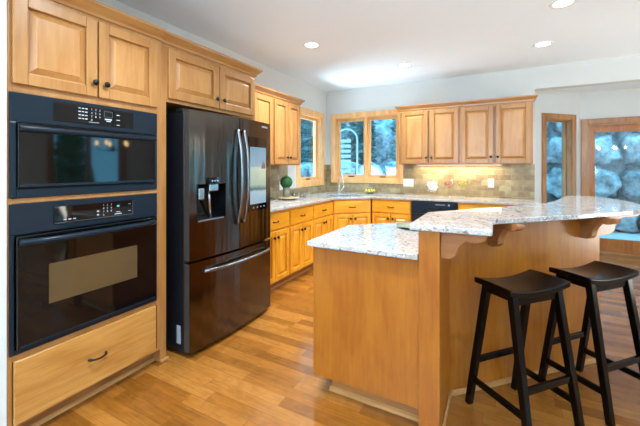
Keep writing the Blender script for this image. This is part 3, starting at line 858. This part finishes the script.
# ---- upper cabinets on the back wall
upper('maple two-door wall cabinet beside the double window', (-1.372, 5.14, 0), 0, 0.878, 0.33, 1.40, 2.235, [(0.045, 0.438), (0.472, 0.86)], (True, False), UM, (0.418, 0.492))
upper('maple two-door wall cabinet beside the grey end wall', (-0.493, 5.14, 0), 0, 0.884, 0.33, 1.40, 2.235, [(0.018, 0.420), (0.452, 0.860)], (False, True), UM, (0.394, 0.478))
# ---- base cabinets
def base(label, loc, rz, W, D=0.60, body=None, filler=0.0):
    r = thing('base_cabinet', label, 'cabinet', loc, rz)
    mv, mh = BMs
    if body: MB().slab(body, 0.1, 0.882).build('carcass', mv, r)
    else: MB().box(0, W, 0.019, D, 0.1, 0.882).build('carcass', mv, r)
    MB().box(0, 0.02, 0, 0.0185, 0.1, 0.882).box(W-0.02, W, 0, 0.0185, 0.1, 0.882).box(0.02, W-0.02, 0, 0.0185, 0.855, 0.882).box(0.02, W-0.02, 0, 0.0185, 0.1, 0.125).box(0.02, W-0.02, 0, 0.0185, 0.655, 0.69).build('face_frame', mv, r, bevel=0.0015)
    a, b = 0.012, W-0.012-filler
    drawer_front(r, a, b, 0.682, 0.852, mh)
    c = (a+b)/2
    raised_door(r, a, c-0.004, 0.118, 0.660, mv, mh, (c-0.034, 0.595), fw=0.05)
    raised_door(r, c+0.004, b, 0.118, 0.660, mv, mh, (c+0.034, 0.595), fw=0.05)
    MB().box(0, W, 0.075, 0.09, 0, 0.0995).build('toe_kick', M['toe'], r)
    MB().box(0, W, 0.060, 0.0745, 0, 0.02).build('shoe_moulding', M['shoe'], r)
    return r
FX = -2.15
base('maple base cabinet touching the refrigerator side', (FX, 2.662, 0), R90, 0.570)
base('maple base cabinet under the round tray, second from the refrigerator', (FX, 3.235, 0), R90, 0.550)
base('maple base cabinet on the left run, just before the angled sink corner', (FX, 3.788, 0), R90, 0.590)
def loc45(px, py, x, y):
    dx, dy = x-px, y-py; k = 0.70711
    return (k*(dx+dy), k*(dy-dx))
P0 = (-2.146, 4.392)
bodyp = [loc45(*P0, *q) for q in ((-2.146+0.0134*1-0.027, 4.392+0.0134), (-1.718-0.0134, 4.820+0.0134), (-1.718, 5.44), (-2.77, 5.44), (-2.77, 4.392))]
base('maple sink base cabinet standing at an angle across the corner', (P0[0], P0[1], 0), PI/4, 0.606, body=bodyp)
base('maple base cabinet between the angled sink corner and the black dishwasher', (-1.710, 4.86, 0), 0, 0.592)
base('maple base cabinet right of the black dishwasher, behind the raised bar', (-0.492, 4.86, 0), 0, 0.462)
base('maple base cabinet at the end of the back run, against the grey end wall', (-0.028, 4.86, 0), 0, 0.462)
# ---- dishwasher
dw = thing('dishwasher', 'black dishwasher under the back counter', 'dishwasher', (-1.113, 4.86, 0))
MB().box(0.004, 0.612, 0.02, 0.58, 0.1, 0.872).build('body', M['black_plastic'], dw)
MB().box(0.006, 0.610, -0.025, 0.0195, 0.13, 0.70).build('door', M['black_plastic'], dw, bevel=0.004)
cpo = MB().box(0.006, 0.610, -0.032, 0.0195, 0.704, 0.868).build('control_panel', M['black_enamel'], dw, bevel=0.006)
m_ = MB()
n = 14
for i in range(n): pass
m_.prism([(0.19+0.24*i/n, 0.775-0.035*math.sin(PI*i/n)) for i in range(n+1)]+[(0.43-0.24*i/n, 0.79-0.012*math.sin(PI*i/n)) for i in range(n+1)], -0.038, -0.0325, lambda u, v, a: (u, a, v))
m_.build('handle', M['black_gloss'], cpo)
m_ = MB()
for i in range(5): m_.box(0.335+i*0.027, 0.353+i*0.027, -0.0335, -0.0325, 0.832, 0.842)
m_.box(0.50, 0.522, -0.0335, -0.0325, 0.825, 0.847)
m_.build('button_marks', M['mark'], cpo)
MB().box(0.01, 0.606, 0.05, 0.065, 0, 0.0995).build('toe_plate', M['black_plastic'], dw)

# ---- perimeter counter with the sink cut-out
outer = [(-2.118, 2.600), (-2.118, 4.379), (-1.668, 4.829), (0.433, 4.829), (0.433, 5.460), (-2.790, 5.460), (-2.790, 2.600)]
k = 0.70711
SCX, SCY = -2.145, 4.815
def sk(u, v): return (SCX+k*(u-v), SCY+k*(u+v))
hole = [sk(-0.27, -0.185), sk(0.27, -0.185), sk(0.27, 0.185), sk(-0.27, 0.185)]
ct = MB().slab_hole(outer, hole, 0.8825, 0.914).build('countertop', M['granite'], bevel=0.004)
tag(ct, 'pale speckled granite counter along the left and back walls', 'countertop')
sn = thing('sink', 'steel undermount sink set in the angled corner counter', 'sink', (SCX, SCY, 0), PI/4)
m_ = MB()
# the basin hangs inside the cut-out
a, b, dp = 0.262, 0.177, 0.86
m_.box(-a, a, -b, b, 0.8835, 0.8865).box(-a, a, -b, -b+0.003, 0.8865, 0.906).box(-a, a, b-0.003, b, 0.8865, 0.906).box(-a, -a+0.003, -b+0.003, b-0.003, 0.8865, 0.906).box(a-0.003, a, -b+0.003, b-0.003, 0.8865, 0.906)
m_.build('basin', M['steel'], sn)
MB().lathe([(0.04, 0), (0.04, 0.003), (0.03, 0.004), (0.006, 0.002)], (0, 0, 0.8866), 20).build('drain', M['chrome'], sn)
fa = thing('faucet', 'chrome gooseneck faucet behind the corner sink', 'faucet', (-2.345, 5.045, 0.914), PI/4)
MB().lathe([(0.03, 0), (0.03, 0.01), (0.022, 0.02), (0.020, 0.07), (0.014, 0.08)], (0, 0, 0), 20).build('base', M['chrome'], fa, smooth=True)
pts = [(0, 0, 0.078), (0, 0, 0.20)]+[(0, -0.09+0.09*math.cos(PI*i/12), 0.20+0.13*math.sin(PI*i/12)) for i in range(1, 13)]+[(0, -0.18, 0.16)]
MB().tube(pts, 0.013, 12).build('spout', M['chrome'], fa, smooth=True)
MB().tube([(0.018, 0, 0.055), (0.05, -0.01, 0.075), (0.085, -0.02, 0.14)], [0.010, 0.008, 0.006], 10).build('lever', M['chrome'], fa, smooth=True)

# ------------------------------------------------------------------ island with the raised bar
isl = thing('kitchen_island', 'maple kitchen island with an end panel, post and angled bar wall', 'island', (-0.5, 2.1, 0))
IO = (-0.5, 2.1)
def L2(pts): return [(x-IO[0], y-IO[1]) for x, y in pts]
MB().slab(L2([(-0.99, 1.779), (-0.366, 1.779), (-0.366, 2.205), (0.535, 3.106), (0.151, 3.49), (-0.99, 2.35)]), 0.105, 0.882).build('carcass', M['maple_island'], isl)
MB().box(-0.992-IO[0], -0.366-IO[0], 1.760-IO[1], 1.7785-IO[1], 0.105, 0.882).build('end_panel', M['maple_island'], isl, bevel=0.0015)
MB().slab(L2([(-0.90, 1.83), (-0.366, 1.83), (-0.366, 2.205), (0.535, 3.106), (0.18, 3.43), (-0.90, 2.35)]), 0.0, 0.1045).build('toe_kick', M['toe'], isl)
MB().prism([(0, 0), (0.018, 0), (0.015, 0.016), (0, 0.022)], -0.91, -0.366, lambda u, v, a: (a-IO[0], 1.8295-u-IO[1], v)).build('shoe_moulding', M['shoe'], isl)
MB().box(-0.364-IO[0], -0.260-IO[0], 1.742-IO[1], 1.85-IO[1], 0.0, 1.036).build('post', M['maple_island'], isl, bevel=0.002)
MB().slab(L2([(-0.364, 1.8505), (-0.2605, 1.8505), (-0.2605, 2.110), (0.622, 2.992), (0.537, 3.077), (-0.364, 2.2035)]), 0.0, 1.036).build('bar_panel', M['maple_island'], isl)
def strip(pts, h, t, name):
    # shoe moulding run on the room side of a list of floor points
    m = MB()
    for (x0, y0), (x1, y1) in zip(pts, pts[1:]):
        d = Vector((x1-x0, y1-y0)); ln = d.length; an = math.atan2(d.y, d.x)
        Mx = Matrix.Translation((x0-IO[0], y0-IO[1], 0)) @ Matrix.Rotation(an, 4, 'Z')
        m.box(0, ln, -t, -0.0005, 0, h, Mx)
    m.build(name, M['shoe'], isl, bevel=0.003)
strip([(-0.2595, 1.75), (-0.2595, 2.110), (0.622, 2.9915)], 0.032, 0.014, 'shoe_moulding')
def corbel(px, py, ang, L, Hh, th, zt=1.0355):
    """ogee bracket: back against the panel at (px,py), arm along ang"""
    prof = [(0, 0), (L, 0), (L+0.004, -0.012), (L, -0.026)]
    for i in range(1, 8):
        s = i/8; prof.append((L*(1-0.42*s), -0.026-0.012*s-0.012*math.sin(PI*s)))
    for i in range(9):
        s = i/8; prof.append((L*(0.58-0.22*s-0.06*math.sin(PI*s)), -0.038-(Hh-0.062)*s))
    prof += [(L*0.30, -Hh+0.012), (L*0.20, -Hh), (0, -Hh)]
    Mx = Matrix.Translation((px-IO[0], py-IO[1], 0)) @ Matrix.Rotation(ang, 4, 'Z')
    MB().prism(prof, -th/2, th/2, lambda u, v, a: Mx @ Vector((u, a, zt+v))).build('corbel', M['corbel'], isl, bevel=0.003)
M['corbel'] = wood('corbel_maple', (165, 105, 59), (146, 85, 43), 'X')
corbel(-0.2595, 1.79, 0, 0.205, 0.135, 0.05)
corbel(-0.045+0.0004, 2.3255, -PI/4, 0.215, 0.16, 0.05)
corbel(0.505+0.0004, 2.8755, -PI/4, 0.215, 0.16, 0.05)
corbel(0.601, 3.014, PI/4, 0.44, 0.16, 0.05)
lc = MB().slab([(-1.022, 1.730), (-0.3655, 1.730), (-0.3655, 2.2055), (0.5365, 3.1075), (0.151, 3.52), (-1.022, 2.365)], 0.8825, 0.914).build('countertop', M['granite'], bevel=0.006, seg=3)
tag(lc, 'pale granite counter on the lower part of the island', 'countertop')
def smooth_poly(p, fixed, it=2):
    for _ in range(it):
        q = []
        n = len(p)
        for i in range(n):
            a, b = p[i], p[(i+1) % n]
            q.append((0.75*a[0]+0.25*b[0], 0.75*a[1]+0.25*b[1])); q.append((0.25*a[0]+0.75*b[0], 0.25*a[1]+0.75*b[1]))
        p = q
    return p
end = [(0.383, 2.515), (0.70, 2.86), (0.854, 3.05), (0.945, 3.28), (0.985, 3.55), (0.975, 3.85), (0.915, 4.08), (0.82, 4.22), (0.71, 4.25), (0.61, 4.18), (0.545, 3.98), (0.48, 3.70), (0.405, 3.44), (0.318, 3.23), (0.217, 3.07)]
def chaik(p):
    q = [p[0]]
    for a, b in zip(p, p[1:]):
        q.append((0.75*a[0]+0.25*b[0], 0.75*a[1]+0.25*b[1])); q.append((0.25*a[0]+0.75*b[0], 0.25*a[1]+0.75*b[1]))
    return q+[p[-1]]
end = chaik(chaik(end))
bar_poly = [(-0.395, 1.722), (-0.045, 1.735), (-0.031, 1.739), (-0.026, 1.755), (-0.026, 2.098)]+end+[(-0.405, 2.245), (-0.409, 2.235), (-0.409, 1.738), (-0.405, 1.726)]
bt = MB().slab(bar_poly, 1.0365, 1.067).build('countertop', M['granite'], bevel=0.006, seg=3)
tag(bt, 'pale granite raised bar top with a rounded far end', 'countertop')
pl = MB().lathe([(0.05, 0), (0.09, 0.003), (0.135, 0.016), (0.137, 0.019), (0.09, 0.007), (0.02, 0.005)], (0, 0, 0), 36).build('plate', M['green_glass'], smooth=True)
pl.location = (-0.545, 2.49, 0.9143); tag(pl, 'grey-green glazed plate lying on the lower island counter', 'plate')

# ------------------------------------------------------------------ bar stools
st = thing('bar_stool', 'black saddle-seat bar stool nearest the island post', 'stool', (0.107, 2.106, 0), math.radians(48))
SA, SB = 0.212, 0.118
m_ = MB(); bm = m_.bm
NX, NY = 16, 6
top, bot = [], []
def sh(s): return 0.758-0.024*(1-s*s)
for j in range(NY+1):
    rt, rb = [], []
    for i in range(NX+1):
        s = -1+2*i/NX; q = -1+2*j/NY
        yy = SB*q*(1-0.03*(1-s*s))
        rt.append(bm.verts.new((SA*s, yy, sh(s)-0.004*q*q)))
        rb.append(bm.verts.new((SA*s, yy, sh(s)-0.034)))
    top.append(rt); bot.append(rb)
for j in range(NY):
    for i in range(NX):
        bm.faces.new((top[j][i], top[j][i+1], top[j+1][i+1], top[j+1][i]))
        bm.faces.new((bot[j][i], bot[j+1][i], bot[j+1][i+1], bot[j][i+1]))
for i in range(NX):
    bm.faces.new((top[0][i], bot[0][i], bot[0][i+1], top[0][i+1])); bm.faces.new((top[NY][i+1], bot[NY][i+1], bot[NY][i], top[NY][i]))
for j in range(NY):
    bm.faces.new((top[j+1][0], bot[j+1][0], bot[j][0], top[j][0])); bm.faces.new((top[j][NX], bot[j][NX], bot[j+1][NX], top[j+1][NX]))
m_.build('seat', M['stool'], st, bevel=0.006, seg=3)
LT = 0.0165
def legpt(sx, sy, z):
    s = 1-z/0.72
    return Vector((sx*(0.158+0.020*s), sy*(0.078+0.112*s), z))
def bar_between(mb, p, q, w, h):
    d = (q-p); ln = d.length; d.normalize()
    side = Vector((0, 0, 1)).cross(d).normalized(); up = d.cross(side)
    Mx = Matrix(((d.x, side.x, up.x, p.x), (d.y, side.y, up.y, p.y), (d.z, side.z, up.z, p.z), (0, 0, 0, 1)))
    mb.box(0, ln, -w, w, -h, h, Mx)
for sx in (-1, 1):
    for sy in (-1, 1):
        m_ = MB(); bm = m_.bm
        A = legpt(sx, sy, 0.0); B = legpt(sx, sy, 0.718)
        va = [bm.verts.new(A+Vector(o_)) for o_ in ((-LT, -LT, 0), (LT, -LT, 0), (LT, LT, 0), (-LT, LT, 0))]
        lt = LT*1.12
        vb = [bm.verts.new(B+Vector(o_)) for o_ in ((-lt, -lt, 0), (lt, -lt, 0), (lt, lt, 0), (-lt, lt, 0))]
        bm.faces.new(va[::-1]); bm.faces.new(vb)
        for i in range(4): bm.faces.new((va[i], va[(i+1) % 4], vb[(i+1) % 4], vb[i]))
        m_.build('leg', M['stool'], st, bevel=0.003)
for sy in (-1, 1):
    m_ = MB(); bar_between(m_, legpt(-1, sy, 0.27)+Vector((LT, 0, 0)), legpt(1, sy, 0.27)-Vector((LT, 0, 0)), 0.009, 0.017); m_.build('stretcher', M['stool'], st, bevel=0.003)
    m_ = MB(); bar_between(m_, legpt(-1, sy, 0.683)+Vector((LT, 0, 0)), legpt(1, sy, 0.683)-Vector((LT, 0, 0)), 0.009, 0.022); m_.build('apron', M['stool'], st, bevel=0.002)
for sx in (-1, 1):
    m_ = MB(); bar_between(m_, legpt(sx, -1, 0.155)+Vector((0, LT, 0)), legpt(sx, 1, 0.155)-Vector((0, LT, 0)), 0.009, 0.017); m_.build('stretcher', M['stool'], st, bevel=0.003)
    m_ = MB(); bar_between(m_, legpt(sx, -1, 0.698)+Vector((0, LT, 0)), legpt(sx, 1, 0.698)-Vector((0, LT, 0)), 0.009, 0.018); m_.build('apron', M['stool'], st, bevel=0.002)
s2 = copy_tree(st)
s2.location = (0.494, 2.520, 0); s2['label'] = 'black saddle-seat bar stool standing farther from the island post, toward the patio door'
for o in (st, s2): o['group'] = 'bar stools at the island'

# ------------------------------------------------------------------ ceiling lights
def can(label, x, y, power=1.0):
    r = thing('ceiling_light', label, 'ceiling light', (x, y, CEIL), 0, 'recessed ceiling lights')
    MB().lathe([(0.070, -0.0005), (0.095, -0.0005), (0.095, -0.006), (0.088, -0.009), (0.070, -0.004)], (0, 0, 0), 32).build('trim_ring', M['white'], r, smooth=True)
    MB().lathe([(0.001, -0.0042), (0.0699, -0.0042), (0.0699, -0.0052), (0.001, -0.0052)], (0, 0, 0), 32).build('lens', M['can_lens'], r)
    d = bpy.data.lights.new('can_lamp', 'AREA'); d.shape = 'DISK'; d.size = 0.13; d.energy = CAN_POWER*power; d.color = CAN_COLOR; d.spread = math.radians(135)
    o = bpy.data.objects.new('can_lamp', d); COL.objects.link(o); o.parent = r; o.location = (0, 0, -0.012)
for lab, x, y, pw_ in (('round recessed ceiling light above the aisle in front of the refrigerator', -1.865, 3.27, 1.3),
                  ('round recessed ceiling light nearest the sink windows', -1.124, 4.51, 0.8),
                  ('round recessed ceiling light in front of the back wall cabinets', 0.432, 4.476, 0.2),
                  ('round recessed ceiling light cut by the top edge of the picture', 0.473, 3.434, 0.45),
                  ('unseen round recessed ceiling light added above the camera side of the aisle', -1.0, 1.2, 1.2),  # unseen lamp added to light the oven cabinet doors
                  ('unseen round recessed ceiling light added over the dining side of the room', 2.9, 1.9, 0.8)):  # unseen lamp added for general room light
    can(lab, x, y, pw_)
# under-cabinet lamp
ul = thing('under_cabinet_light', 'slim warm strip light beneath the back wall cabinets', 'lamp', (-0.55, 5.36, 1.399))
MB().box(-0.60, 0.60, -0.025, 0.025, -0.012, 0).build('housing', M['white'], ul)
MB().box(-0.58, 0.58, -0.018, 0.018, -0.0145, -0.0121).build('lens', M['strip_lens'], ul)
a_ = area('strip_lamp', (0, 0, -0.02), (0, 0, 0), 1.15, 0.03, 7, (1.0, 0.86, 0.56)); a_.parent = ul
# chandelier over the dining side, mirrored in the patio door and upper oven
ch = thing('chandelier', 'dark chandelier with five warm bulbs, mirrored in the patio door glass', 'chandelier', (2.27, 3.65, 1.70))
MB().cyl((0, 0, 0.05), (0, 0, CEIL-1.70-0.03), 0.008).build('rod', M['bronze'], ch)
MB().lathe([(0.06, 0), (0.05, -0.025), (0.01, -0.03)], (0, 0, CEIL-1.70-0.0005), 20).build('canopy', M['bronze'], ch)
MB().lathe([(0.012, -0.06), (0.03, -0.02), (0.022, 0.05), (0.008, 0.06)], (0, 0, 0), 16).build('hub', M['bronze'], ch)
for i in range(5):
    a = 2*PI*i/5+0.3
    c, s = math.cos(a), math.sin(a)
    ar = MB().tube([(0.02*c, 0.02*s, 0), (0.12*c, 0.12*s, -0.05), (0.22*c, 0.22*s, -0.02), (0.26*c, 0.26*s, 0.05)], 0.007, 8).build('arm', M['bronze'], ch, smooth=True)
    MB().lathe([(0.010, 0.055), (0.024, 0.085), (0.026, 0.11), (0.012, 0.145), (0.002, 0.155)], (0.26*c, 0.26*s, 0), 12).build('bulb', M['bulb'], ar, smooth=True)

# ------------------------------------------------------------------ wall plates
def plate(name, label, loc, rz, w_, h_, kind, cat):
    r = thing(name, label, cat, loc, rz)
    MB().box(-w_/2, w_/2, -0.006, -0.0003, -h_/2, h_/2).build('cover', M['white'], r, bevel=0.002)
    m = MB()
    if kind == 'outlet':
        for z in (-0.022, 0.022):
            for x in (-0.007, 0.007): m.box(x-0.0012, x+0.0012, -0.0066, -0.0061, z-0.004, z+0.005)
        m.build('socket_slots', M['black_plastic'], r)
    else:
        for i in range(kind):
            x = (i-(kind-1)/2)*0.046
            MB().box(x-0.016, x+0.016, -0.010, -0.0061, -0.034, 0.034).build('rocker', M['white'], r, bevel=0.002)
plate('wall_switch', 'wide white switch plate with three rockers on the back wall tile beside the window', (-1.302, WY-0.009, 1.105), 0, 0.165, 0.125, 3, 'switch')
plate('wall_outlet', 'white outlet on the back wall tile under the end cabinet', (-0.103, WY-0.009, 1.125), 0, 0.078, 0.125, 'outlet', 'outlet')
plate('wall_outlet', 'white outlet on the left wall tile behind the round tray', (WX+0.009, 4.01, 1.09), R90, 0.12, 0.125, 'outlet', 'outlet')

# ------------------------------------------------------------------ counter things
ty = thing('serving_tray', 'round pale wooden tray on a dark foot on the left counter', 'tray', (-2.55, 3.83, 0.914))
MB().lathe([(0.02, 0.015), (0.14, 0.016), (0.147, 0.022), (0.146, 0.032), (0.13, 0.033), (0.02, 0.032)], (0, 0, 0), 36).build('board', M['tray'], ty)
MB().lathe([(0.09, 0.0005), (0.085, 0.0148), (0.02, 0.0148)], (0, 0, 0), 28).build('foot', M['foot'], ty)
tp = thing('topiary', 'round green topiary ball in a grey pot on the wooden tray', 'plant', (-2.56, 3.79, 0.9475))
MB().lathe([(0.034, 0), (0.042, 0.004), (0.046, 0.13), (0.044, 0.135), (0.040, 0.128)], (0, 0, 0), 24).build('pot', M['pot'], tp, smooth=True)
m_ = MB(); bmesh.ops.create_icosphere(m_.bm, subdivisions=5, radius=0.082)
for v in m_.bm.verts: v.co *= 1+0.10*noise.noise(v.co*95)+0.04*noise.noise(v.co*220)
for v in m_.bm.verts: v.co.z += 0.205
m_.build('leaf_ball', M['topiary'], tp)
def tumbler(label, x, y, z):
    r = thing('drinking_glass', label, 'glass', (x, y, z), 0, 'stemless glasses by the tray')
    MB().lathe([(0.026, 0), (0.038, 0.02), (0.043, 0.05), (0.036, 0.095), (0.034, 0.095), (0.041, 0.05), (0.035, 0.022), (0.02, 0.006)], (0, 0, 0), 28).build('bowl', M['glassware'], r, smooth=True)
    m = MB()
    for i in range(7):
        a = 2*PI*i/7
        m.tube([(0.0385*math.cos(a+q*0.05)*1.0, 0.0385*math.sin(a+q*0.05), 0.016+0.009*q) for q in range(5)], 0.0045, 6)
    m.build('dark_pattern', M['pewter'], r)
tumbler('clear patterned glass standing on the wooden tray', -2.475, 3.87, 0.9475)
tumbler('clear patterned glass standing on the counter beyond the wooden tray', -2.46, 4.06, 0.9143)
def goblet(label, x, y, R, zc, mat, seed):
    r = thing('globe_vase', label, 'vase', (x, y, 0.9143), 0, 'stemmed globe vases on the back counter')
    h = zc-0.9143
    prof = [(0.045, 0), (0.042, 0.005), (0.010, 0.012), (0.007, max(0.02, h-R*1.0))]
    prof = prof[:4]
    for i in range(1, 12):
        a = -PI/2+PI*0.80*i/11
        prof.append((R*math.cos(a), h+R*math.sin(a)))
    for i in range(11, 0, -1):
        a = -PI/2+PI*0.80*i/11
        prof.append(((R-0.003)*math.cos(a), h+(R-0.003)*math.sin(a)))
    MB().lathe(prof, (0, 0, 0), 32).build('glass', M['glassware'], r, smooth=True)
    rnd = random.Random(seed); m = MB(); k = 0
    while k < 90:
        q = Vector((rnd.uniform(-1, 1), rnd.uniform(-1, 1), rnd.uniform(-1, 0.75)))
        if q.length > 1: continue
        c = q*(R-0.014); m.ball((c.x, c.y, h+c.z), rnd.uniform(0.012, 0.017), 1, (1, 1, 0.7)); k += 1
    f = m.build('filling', mat, r, smooth=True); f['kind'] = 'stuff'
goblet('large low globe vase filled with white petals on the back counter', -0.885, 5.20, 0.100, 1.072, M['white_petal'], 1)
goblet('stemmed globe vase filled with coral petals on the back counter', -0.655, 5.27, 0.074, 1.118, M['red_petal'], 2)
goblet('stemmed globe vase filled with yellow-green petals on the back counter', -0.470, 5.30, 0.074, 1.130, M['yellow_petal'], 3)
fl = thing('flower_bunch', 'small bunch of yellow flowers on the counter below the double window', 'flowers', (-1.90, 5.30, 0.9143))
m_ = MB(); rnd = random.Random(5)
for i in range(26): m_.ball((rnd.uniform(-0.07, 0.07), rnd.uniform(-0.05, 0.05), 0.035+rnd.uniform(0, 0.035)), 0.016, 1, (1, 1, 0.6))
m_.build('petals', M['lemon'], fl, smooth=True)
m_ = MB()
for i in range(6): m_.tube([(0.02*i-0.05, 0, 0.006), (0.02*i-0.05, 0.01, 0.045)], 0.004, 6)
m_.box(-0.07, 0.07, -0.02, 0.03, 0.0, 0.008)
m_.build('stems', M['topiary'], fl)
